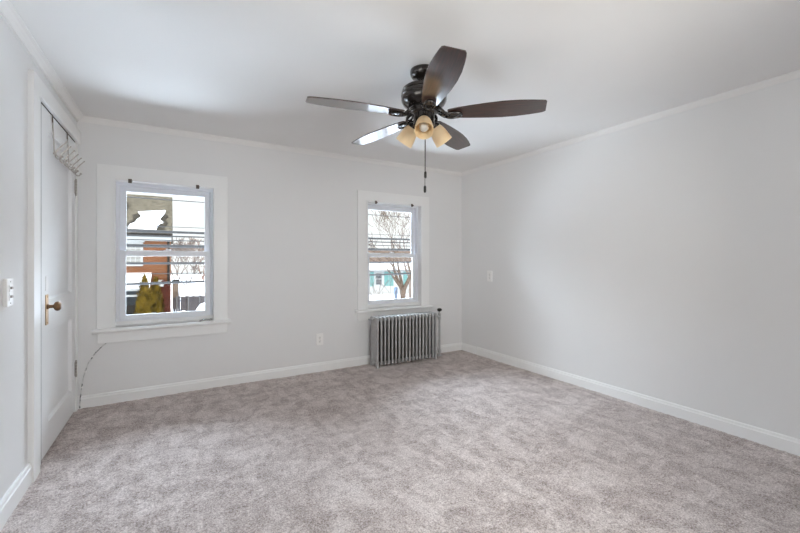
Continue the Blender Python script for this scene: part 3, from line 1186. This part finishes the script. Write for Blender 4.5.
def hpt(x, y, z):
    return (x + 4.7, y - 29.4, z - GZ)


HX0, HX1, HY0, HY1, EZ = -9.2, -0.27, 25.4, 35.4, 2.36
bm = bmesh.new()
box(bm, hpt(HX0, HY0, GZ - 0.2), hpt(HX1, HY1, EZ))
obj('wall', bm, 'brick', hb)
RZ0, RZ1, RYM = 2.60, 5.44, 30.4
bm = bmesh.new()
k = (RZ1 - RZ0) / (RYM - 25.05)
prism(bm, [Vector(hpt(HX0 - 0.2, y, z)) for y, z in [(25.05, RZ0), (RYM, RZ1), (35.75, RZ0), (35.75, RZ0 - 0.18), (RYM, RZ1 - 0.18), (25.05, RZ0 - 0.18)]], (HX1 - HX0 + 0.32, 0, 0))
rf = obj('roof', bm, 'shingle', hb)
for x in (HX0 + 0.02, HX1 - 0.2):                      # gable ends
    bm = bmesh.new()
    prism(bm, [Vector(hpt(x, y, z)) for y, z in [(25.4, EZ - 0.05), (35.4, EZ - 0.05), (RYM, RZ1 - 0.25)]], (0.18, 0, 0))
    obj('gable', bm, 'brick', hb)


def on_roof(x, y, off):
    return Vector(hpt(x, y, RZ0 + k * (y - 25.05) + off))


def patch(outline, off, thick, name, mt):
    bm = bmesh.new()
    t = bmesh.new()
    a = [t.verts.new(on_roof(x, y, off)) for x, y in outline]
    b = [t.verts.new(on_roof(x, y, off + thick)) for x, y in outline]
    t.faces.new(b)
    t.faces.new(a[::-1])
    m = len(a)
    for i in range(m):
        j = (i + 1) % m
        t.faces.new((a[i], a[j], b[j], b[i]))
    merge(bm, t)
    return obj(name, bm, mt, rf)


snow_out = [(-2.22, 25.5), (-0.90, 25.45), (-0.86, 26.0), (-0.72, 26.4), (-0.60, 26.5), (-0.80, 27.0), (-0.70, 27.4), (-0.56, 28.0), (-0.52, 28.5),
            (-1.0, 28.3), (-1.9, 28.0), (-1.72, 27.5), (-1.70, 27.2), (-1.86, 26.8), (-1.95, 26.3), (-2.15, 26.0)]
snow_out = [(x, 25.45 + (y - 25.45) * 0.84) for x, y in snow_out]
patch(snow_out, 0.01, 0.08, 'snow_patch', 'snow')
patch([(-2.5, 25.3), (-0.55, 25.3), (-0.50, 25.9), (-0.34, 26.35), (-0.52, 26.8), (-0.36, 27.2), (-0.38, 27.5), (-0.62, 27.6), (-1.6, 27.2), (-1.85, 27.5), (-2.15, 27.3), (-2.05, 26.7), (-2.3, 26.2)], 0.004, 0.02, 'wet_patch', 'wet_shingle')
patch([(-2.95, 26.9), (-2.55, 27.1), (-2.4, 28.2), (-2.5, 29.0), (-2.75, 29.2), (-3.0, 28.6)], 0.004, 0.02, 'wet_patch', 'wet_shingle')
patch([(-7.5, 25.5), (-3.6, 25.45), (-3.4, 26.6), (-3.9, 27.6), (-5.5, 28.1), (-7.2, 27.4)], 0.01, 0.08, 'snow_patch', 'snow')
bm = bmesh.new()
box(bm, hpt(HX0 - 0.2, 24.95, RZ0 - 0.15), hpt(HX1 + 0.12, 25.08, RZ0 + 0.02), 0.02)
obj('gutter', bm, 'gutter', hb)
bm = bmesh.new()
box(bm, hpt(HX0 - 0.15, 25.07, RZ0 - 0.40), hpt(HX1 + 0.10, 25.42, RZ0 - 0.16))
obj('fascia', bm, 'white_paint', hb)
bm = bmesh.new()
box(bm, hpt(HX1 - 0.10, 25.30, GZ), hpt(HX1 + 0.02, 25.42, EZ), 0.02)
obj('downspout', bm, 'gutter', hb)
wins = ((-3.10, 1.58, 0.80, 2.12), (-6.3, 1.58, 0.80, 2.12))
for wx, ww, wz0, wz1 in wins:
    bm = bmesh.new()
    box(bm, hpt(wx, HY0 - 0.08, wz0), hpt(wx + ww, HY0 + 0.02, wz1), 0.02)
    f = obj('window', bm, 'white_paint', hb)
    bm = bmesh.new()
    box(bm, hpt(wx + 0.12, HY0 - 0.10, wz0 + 0.12), hpt(wx + ww - 0.12, HY0 - 0.079, wz1 - 0.12))
    obj('pane', bm, 'curtained_glass', f)
    bm = bmesh.new()
    for q in range(1, 6):
        xx = wx + 0.12 + (ww - 0.24) * q / 6
        box(bm, hpt(xx - 0.018, HY0 - 0.115, wz0 + 0.1), hpt(xx + 0.018, HY0 - 0.098, wz1 - 0.1))
    for q in range(1, 5):
        zz = wz0 + 0.12 + (wz1 - wz0 - 0.24) * q / 5
        box(bm, hpt(wx + 0.1, HY0 - 0.116, zz - 0.02), hpt(wx + ww - 0.1, HY0 - 0.097, zz + 0.02))
    obj('muntins', bm, 'white_paint', f)
    bm = bmesh.new()
    box(bm, hpt(wx - 0.08, HY0 - 0.14, wz1), hpt(wx + ww + 0.08, HY0 + 0.02, wz1 + 0.12), 0.02)
    obj('lintel', bm, 'white_paint', f)
# snow covered porch
bm = bmesh.new()
prism(bm, [Vector(hpt(-7.5, y, z)) for y, z in [(25.42, 0.34), (25.42, 0.12), (23.3, -0.42), (23.3, -0.30)]], (6.35, 0, 0))
pr = obj('porch_roof', bm, 'white_paint', hb)
bm = bmesh.new()
prism(bm, [Vector(hpt(-7.52, y, z)) for y, z in [(25.4, 0.34), (25.4, 0.44), (24.2, 0.12), (23.25, -0.18), (23.22, -0.30)]], (6.40, 0, 0))
obj('porch_snow', bm, 'snow', pr)
for x in (-7.3, -4.6, -2.62, -1.32):
    bm = bmesh.new()
    box(bm, hpt(x - 0.08, 23.4, GZ), hpt(x + 0.08, 23.56, -0.33), 0.015)
    obj('porch_post', bm, 'white_paint', hb)
bm = bmesh.new()
box(bm, hpt(-7.3, 25.25, GZ), hpt(-1.35, 25.42, 0.1))
obj('porch_back_wall', bm, 'blue_grey', hb)
bm = bmesh.new()
box(bm, hpt(-7.3, 23.42, GZ), hpt(-1.3, 23.5, -1.15), 0.01)
obj('porch_skirt', bm, 'gutter', hb)
bm = bmesh.new()
box(bm, hpt(-7.3, 23.38, -0.72), hpt(-1.3, 23.54, -0.62), 0.01)
obj('porch_rail', bm, 'white_paint', hb)
# entry bay, shade painted into its darker brick, with a small white bracketed hood
bm = bmesh.new()
box(bm, hpt(-0.86, 24.5, GZ), hpt(-0.24, 25.42, -0.28))
obj('entry_bay', bm, 'brick_shaded', hb)
bm = bmesh.new()
prism(bm, [Vector(hpt(-0.95, y, z)) for y, z in [(25.4, 0.02), (25.4, -0.24), (24.3, -0.30), (24.3, -0.22)]], (0.42, 0, 0))
obj('entry_hood', bm, 'white_paint', hb)
bm = bmesh.new()
prism(bm, [Vector(hpt(x, 24.46, z)) for x, z in [(-0.90, -0.30), (-0.30, -0.30), (-0.55, 0.06)]], (0, 0.9, 0))
obj('entry_gable', bm, 'brick_shaded', hb)


# golden evergreens in front of the porch
def arborvitae(name, x, y, h, r, seed, label):
    root = empty(name, (x, y, GZ))
    tag(root, label, 'evergreen', 'clipped golden evergreens')
    rr = random.Random(seed)
    bm = bmesh.new()

    def rad_at(t):
        return r * (1 - t) ** 0.72 * (0.86 + 0.14 * min(1, t * 6)) + 0.015
    lathe(bm, [(0, 0.15)] + [(rad_at(t) * 0.86, 0.15 + (h - 0.15) * t) for t in [i / 14 for i in range(15)]] + [(0, h)], 18)
    t = bmesh.new()
    for i in range(3400):
        u = 1 - math.sqrt(rr.random())
        a = rr.random() * 2 * PI
        lump = 1 + 0.16 * math.sin(a * 3 + u * 9 + seed) + 0.10 * math.sin(a * 5 - u * 21)
        q = rad_at(u) * lump * rr.uniform(0.84, 1.06)
        p = Vector((q * math.cos(a), q * math.sin(a), 0.15 + (h - 0.15) * u))
        d = Vector((math.cos(a) * 0.55, math.sin(a) * 0.55, 1)).normalized()
        sd = Vector((-math.sin(a), math.cos(a), 0)) * rr.choice((-1, 1)) + Vector((rr.uniform(-.4, .4), rr.uniform(-.4, .4), 0))
        L, W_ = rr.uniform(0.09, 0.17), rr.uniform(0.025, 0.05)
        v = [t.verts.new(p - sd * W_), t.verts.new(p + sd * W_), t.verts.new(p + d * L)]
        t.faces.new(v)
    merge(bm, t)
    obj('foliage', bm, 'evergreen', root)
    bm = bmesh.new()
    tube(bm, [(0, 0, -0.1), (0, 0, 0.4)], 0.07, 8)
    obj('trunk', bm, 'bark', root)
    return root


arborvitae('arborvitae', -1.22, 21.3, 3.50, 0.56, 3, 'taller golden green cone evergreen in front of the snowy porch')
arborvitae('arborvitae', -0.82, 22.75, 3.30, 0.46, 8, 'shorter golden green cone evergreen beside the brick house corner')

# low shed with a snowy roof, chimney stub, fence, snow mound
sh = empty('shed', (1.42, 34.3, GZ))
tag(sh, 'low tan shed with a thick snow covered roof behind the grey fence', 'shed')
bm = bmesh.new()
box(bm, (-0.95, -0.9, -0.1), (1.3, 2.4, 1.45))
obj('wall', bm, 'tan', sh)
bm = bmesh.new()
prism(bm, [Vector((-1.10, y, z)) for y, z in [(-1.1, 1.30), (-1.1, 1.42), (0.75, 1.5), (2.6, 1.42), (2.6, 1.30)]], (2.6, 0, 0))
rf2 = obj('roof', bm, 'shingle', sh)
bm = bmesh.new()
t = bmesh.new()
A = [t.verts.new(p) for p in [(-1.14, -1.16, 1.36), (1.54, -1.16, 1.36), (1.54, 2.62, 1.36), (-1.14, 2.62, 1.36)]]
B = [t.verts.new(p) for p in [(-1.1, -1.1, 1.58), (1.5, -1.1, 1.58), (1.5, 2.58, 1.58), (-1.1, 2.58, 1.58)]]
D_ = [t.verts.new(p) for p in [(-0.15, 0.74, 2.52), (0.55, 0.74, 2.52)]]
t.faces.new(A[::-1])
for i in range(4):
    j = (i + 1) % 4
    t.faces.new((A[i], A[j], B[j], B[i]))
t.faces.new((B[0], B[1], D_[1], D_[0]))
t.faces.new((B[2], B[3], D_[0], D_[1]))
t.faces.new((B[1], B[2], D_[1]))
t.faces.new((B[3], B[0], D_[0]))
merge(bm, t)
obj('roof_snow', bm, 'snow', rf2)
ch = empty('gate_pier', (0.05, 37.3, GZ))
tag(ch, 'tan masonry pier with a dark cap standing beside the shed', 'pier')
bm = bmesh.new()
box(bm, (-0.24, -0.24, -0.1), (0.24, 0.24, 2.25), 0.02)
obj('shaft', bm, 'tan', ch)
bm = bmesh.new()
box(bm, (-0.30, -0.30, 2.25), (0.30, 0.30, 2.46), 0.03)
obj('cap', bm, 'gutter', ch)

fn = empty('fence', (0.9, 30.6, GZ))
tag(fn, 'weathered grey board fence with white posts below the snowy shed', 'fence')
bm = bmesh.new()
for i in range(22):
    x = -1.0 + i * 0.145
    box(bm, (x, 0.0, -0.1), (x + 0.128, 0.03, 1.52 + 0.05 * ((i * 7) % 3)), 0.006)
for z in (0.4, 1.25):
    box(bm, (-1.0, 0.03, z), (2.14, 0.08, z + 0.1))
obj('boards', bm, 'fence', fn)
for i in range(5):
    bm = bmesh.new()
    x = -0.80 + i * 0.70
    box(bm, (x - 0.035, -0.07, -0.1), (x + 0.035, 0.0, 1.62), 0.01)
    prism(bm, [Vector((x - 0.035, -0.07, 1.61)), Vector((x + 0.035, -0.07, 1.61)), Vector((x, -0.07, 1.67))], (0, 0.07, 0))
    obj('post', bm, 'post_paint', fn)


def mound(name, x, y, rx, ry, h, seed, label):
    rr = random.Random(seed)
    bm = bmesh.new()
    t = bmesh.new()
    bmesh.ops.create_icosphere(t, subdivisions=4, radius=1)
    for v in t.verts:
        f = 1 + 0.10 * math.sin(v.co.x * 4 + seed) + 0.08 * math.sin(v.co.y * 6 + v.co.z * 3)
        v.co = Vector((v.co.x * rx * f, v.co.y * ry * f, max(-0.05, v.co.z * h * f)))
    merge(bm, t)
    o = obj(name, bm, 'snow', None, True)
    o.location = (x, y, GZ)
    tag(o, label, 'snow pile')


mound('snow_pile', 1.42, 23.2, 0.85, 0.9, 1.6, 2, 'rounded white snow pile in front of the fence')
mound('snow_pile', 0.30, 26.5, 0.4, 0.4, 1.1, 5, 'small white snow pile between the evergreens and the fence')


# bare trees
def branch(bm, p, d, L, r, depth, rr, spread, minr, droop=0.0, kids=(2, 3)):
    pts, rads = [p], [r]
    q, dd = p.copy(), d.copy()
    n = 4 if depth > 1 else 3
    for i in range(n):
        dd = (dd + Vector((rr.uniform(-1, 1), rr.uniform(-1, 1), rr.uniform(-0.5, 0.9) - droop)) * 0.16).normalized()
        q = q + dd * (L / n)
        pts.append(q.copy())
        rads.append(max(minr, r * (1 - 0.45 * (i + 1) / n)))
    tube(bm, pts, rads, 8 if r > 0.06 else (5 if r > 0.02 else 3), cap=False)
    if depth <= 0:
        return
    k = rr.randint(*kids)
    for i in range(k):
        base = pts[-1] if i < 2 else pts[rr.randint(1, n - 1)]
        ax = Vector((rr.uniform(-1, 1), rr.uniform(-1, 1), rr.uniform(-0.3, 0.3)))
        ax = (ax - dd * ax.dot(dd)).normalized()
        nd = (dd + ax * spread * rr.uniform(0.6, 1.25)).normalized()
        branch(bm, base, nd, L * rr.uniform(0.62, 0.85), rads[-1] * rr.uniform(0.62, 0.85), depth - 1, rr, spread, minr, droop, kids)


def bare_tree(name, x, y, limbs, trunk_h, trunk_r, seed, label, bark='bark', twig='twig', depth=5, minr=0.008, L=1.6, group=None, scale=1.0, spread=0.55, lean=0.0, kids=(2, 3)):
    root = empty(name, (x, y, GZ))
    tag(root, label, 'tree', group)
    root.scale = (scale,) * 3
    rr = random.Random(seed)
    bm = bmesh.new()
    tube(bm, [(0, 0, -0.1), (0.01, 0, 0.25), (0.0, 0.02, trunk_h * 0.6), (lean, 0, trunk_h)], [trunk_r * 1.35, trunk_r * 1.1, trunk_r, trunk_r * 1.05], 12)
    obj('trunk', bm, bark, root, True)
    for d, ln, r in limbs:
        bm = bmesh.new()
        branch(bm, Vector((lean, 0, trunk_h - 0.05)), Vector(d).normalized(), ln, r, depth, rr, spread, minr, 0.0, kids)
        obj('limb', bm, twig, root, True)
    return root


# the forked tree seen through the radiator window
rv = Vector((0.861, -0.509, 0))
limbs = [(rv * -0.42 + Vector((0, 0, 1)), 1.25, 0.10), (rv * 0.40 + Vector((0, 0, 1)), 1.35, 0.105), (rv * 0.05 + Vector((0.1, 0.3, 1)), 1.5, 0.085),
         (rv * -0.75 + Vector((0, -0.1, 1)), 1.1, 0.06)]
bare_tree('bare_tree', 9.28, 15.43, limbs, 2.70, 0.13, 21, 'large forked bare tree close outside the radiator window', 'bark', 'bark', 5, 0.008, spread=0.40, kids=(2, 3))

up3 = [((-0.5, 0.1, 1), 2.6, 0.14), ((0.45, -0.1, 1), 2.6, 0.15), ((0.1, 0.4, 1.1), 2.8, 0.13)]
bare_tree('bare_tree', 1.05, 46.5, up3, 2.2, 0.26, 4, 'hazy bare tree rising behind the peak of the snowy shed', 'far_bark', 'far_bark', 6, 0.03, scale=0.58)
bare_tree('bare_tree', 3.6, 64.0, up3, 2.0, 0.22, 9, 'reddish bare tree standing farther behind the shed and fence', 'red_twig', 'red_twig', 6, 0.03, scale=0.75)
bare_tree('bare_tree', 0.2, 52.0, up3, 2.4, 0.26, 14, 'hazy bare tree just clear of the corner of the brick house', 'far_bark', 'far_bark', 6, 0.03, scale=0.62)
bare_tree('bare_tree', 19.5, 31.0, up3, 2.4, 0.18, 33, 'slim bare tree in front of the white house left of the forked tree', 'far_bark', 'far_bark', 5, 0.012, scale=0.95)
sap = [((-0.7, 0.1, 1), 0.8, 0.022), ((0.6, -0.1, 1), 0.9, 0.022), ((-0.15, 0.4, 1.1), 0.9, 0.02), ((0.25, -0.3, 1.0), 0.8, 0.02)]
bare_tree('bare_shrub', 6.2, 12.0, sap, 1.5, 0.03, 41, 'thin leafless shrub on the snow below the forked tree', 'twig', 'twig', 3, 0.007)

# white house with teal shutters
hw = empty('clapboard_house', (21.9, 40.6, GZ), R(-14))
tag(hw, 'white clapboard house with teal shutters and a rust brown roof', 'house')
bm = bmesh.new()
box(bm, (-7.0, 0.0, -0.2), (6.0, 8.0, 2.92))
obj('wall', bm, 'siding', hw)
bm = bmesh.new()
prism(bm, [Vector((-7.4, y, z)) for y, z in [(-0.45, 2.80), (-0.45, 3.02), (4.0, 5.55), (8.45, 3.02), (8.45, 2.80)]], (13.8, 0, 0))
rf3 = obj('roof', bm, 'rust_roof', hw)
bm = bmesh.new()
prism(bm, [Vector((-7.42, y, z)) for y, z in [(-0.52, 2.98), (-0.48, 3.16), (0.75, 3.86), (0.75, 3.70)]], (13.84, 0, 0))
obj('eave_snow', bm, 'snow', rf3)
bm = bmesh.new()
box(bm, (-7.4, -0.52, 2.80), (6.4, -0.40, 2.98), 0.02)
obj('gutter', bm, 'white_paint', hw)
for wx in (-0.80, -4.1, 3.3):
    bm = bmesh.new()
    box(bm, (wx - 0.42, -0.06, 1.12), (wx + 0.42, 0.02, 2.60), 0.02)
    f = obj('window', bm, 'white_paint', hw)
    bm = bmesh.new()
    for z0, z1 in ((1.20, 1.82), (1.90, 2.52)):
        box(bm, (wx - 0.34, -0.075, z0), (wx + 0.34, -0.058, z1))
    obj('pane', bm, 'far_glass', f)
for xa, xb in ((-1.85, -1.40), (-0.12, 0.42), (0.48, 1.02), (2.3, 2.8), (3.8, 4.3)):
    bm = bmesh.new()
    box(bm, (xa, -0.06, 1.0), (xb, 0.01, 2.72), 0.01)
    for i in range(12):
        z = 1.08 + i * 0.133
        box(bm, (xa + 0.05, -0.075, z), (xb - 0.05, -0.055, z + 0.09))
    obj('shutter', bm, 'teal', hw)

bm = bmesh.new()
tube(bm, [(0, 0, -0.1), (0, 0, 2.75)], 0.085, 10)
ball(bm, (0, 0, 2.76), 0.10, 10)
bp = obj('post', bm, 'blue_post', None, True)
bp.location = (9.10, 15.80, GZ)
tag(bp, 'blue painted post standing in the snow left of the forked tree', 'post')

# overhead cables
for lab, xa, za, xb, zb, r in (
        ('thin topmost overhead cable high across both windows', -14, 2.58, 24, 2.42, 0.010),
        ('thin overhead cable just above the thick pair, second from the top', -14, 1.88, 24, 1.98, 0.007),
        ('thick black overhead cable, third from the top', -14, 1.77, 24, 1.85, 0.028),
        ('medium overhead cable just under the upper thick one', -14, 1.69, 24, 1.73, 0.016),
        ('thin overhead cable halfway between the two thick ones', -14, 1.62, 24, 1.60, 0.011),
        ('thick bundled overhead cable just above the meeting rails', -14, 1.455, 24, 1.53, 0.034),
        ('black overhead cable just below the meeting rails', -14, 1.07, 24, 1.15, 0.025),
        ('thin overhead cable crossing the teal shutters', -14, 0.87, 24, 0.79, 0.009),
        ('lowest black overhead cable crossing the evergreen tops', -14, 0.44, 24, 1.05, 0.026)):
    bm = bmesh.new()
    pts = []
    for i in range(25):
        t = i / 24
        pts.append((xa + (xb - xa) * t, 0, za + (zb - za) * t + 0.10 * (4 * (t - 0.5) ** 2) - 0.04))
    tube(bm, pts, r, 8)
    o = obj('overhead_cable', bm, 'cable', None, True)
    o.location = (0, 11.0 if 'teal' in lab else 10.0, 0)
    tag(o, lab, 'cable', 'overhead cables across the street')
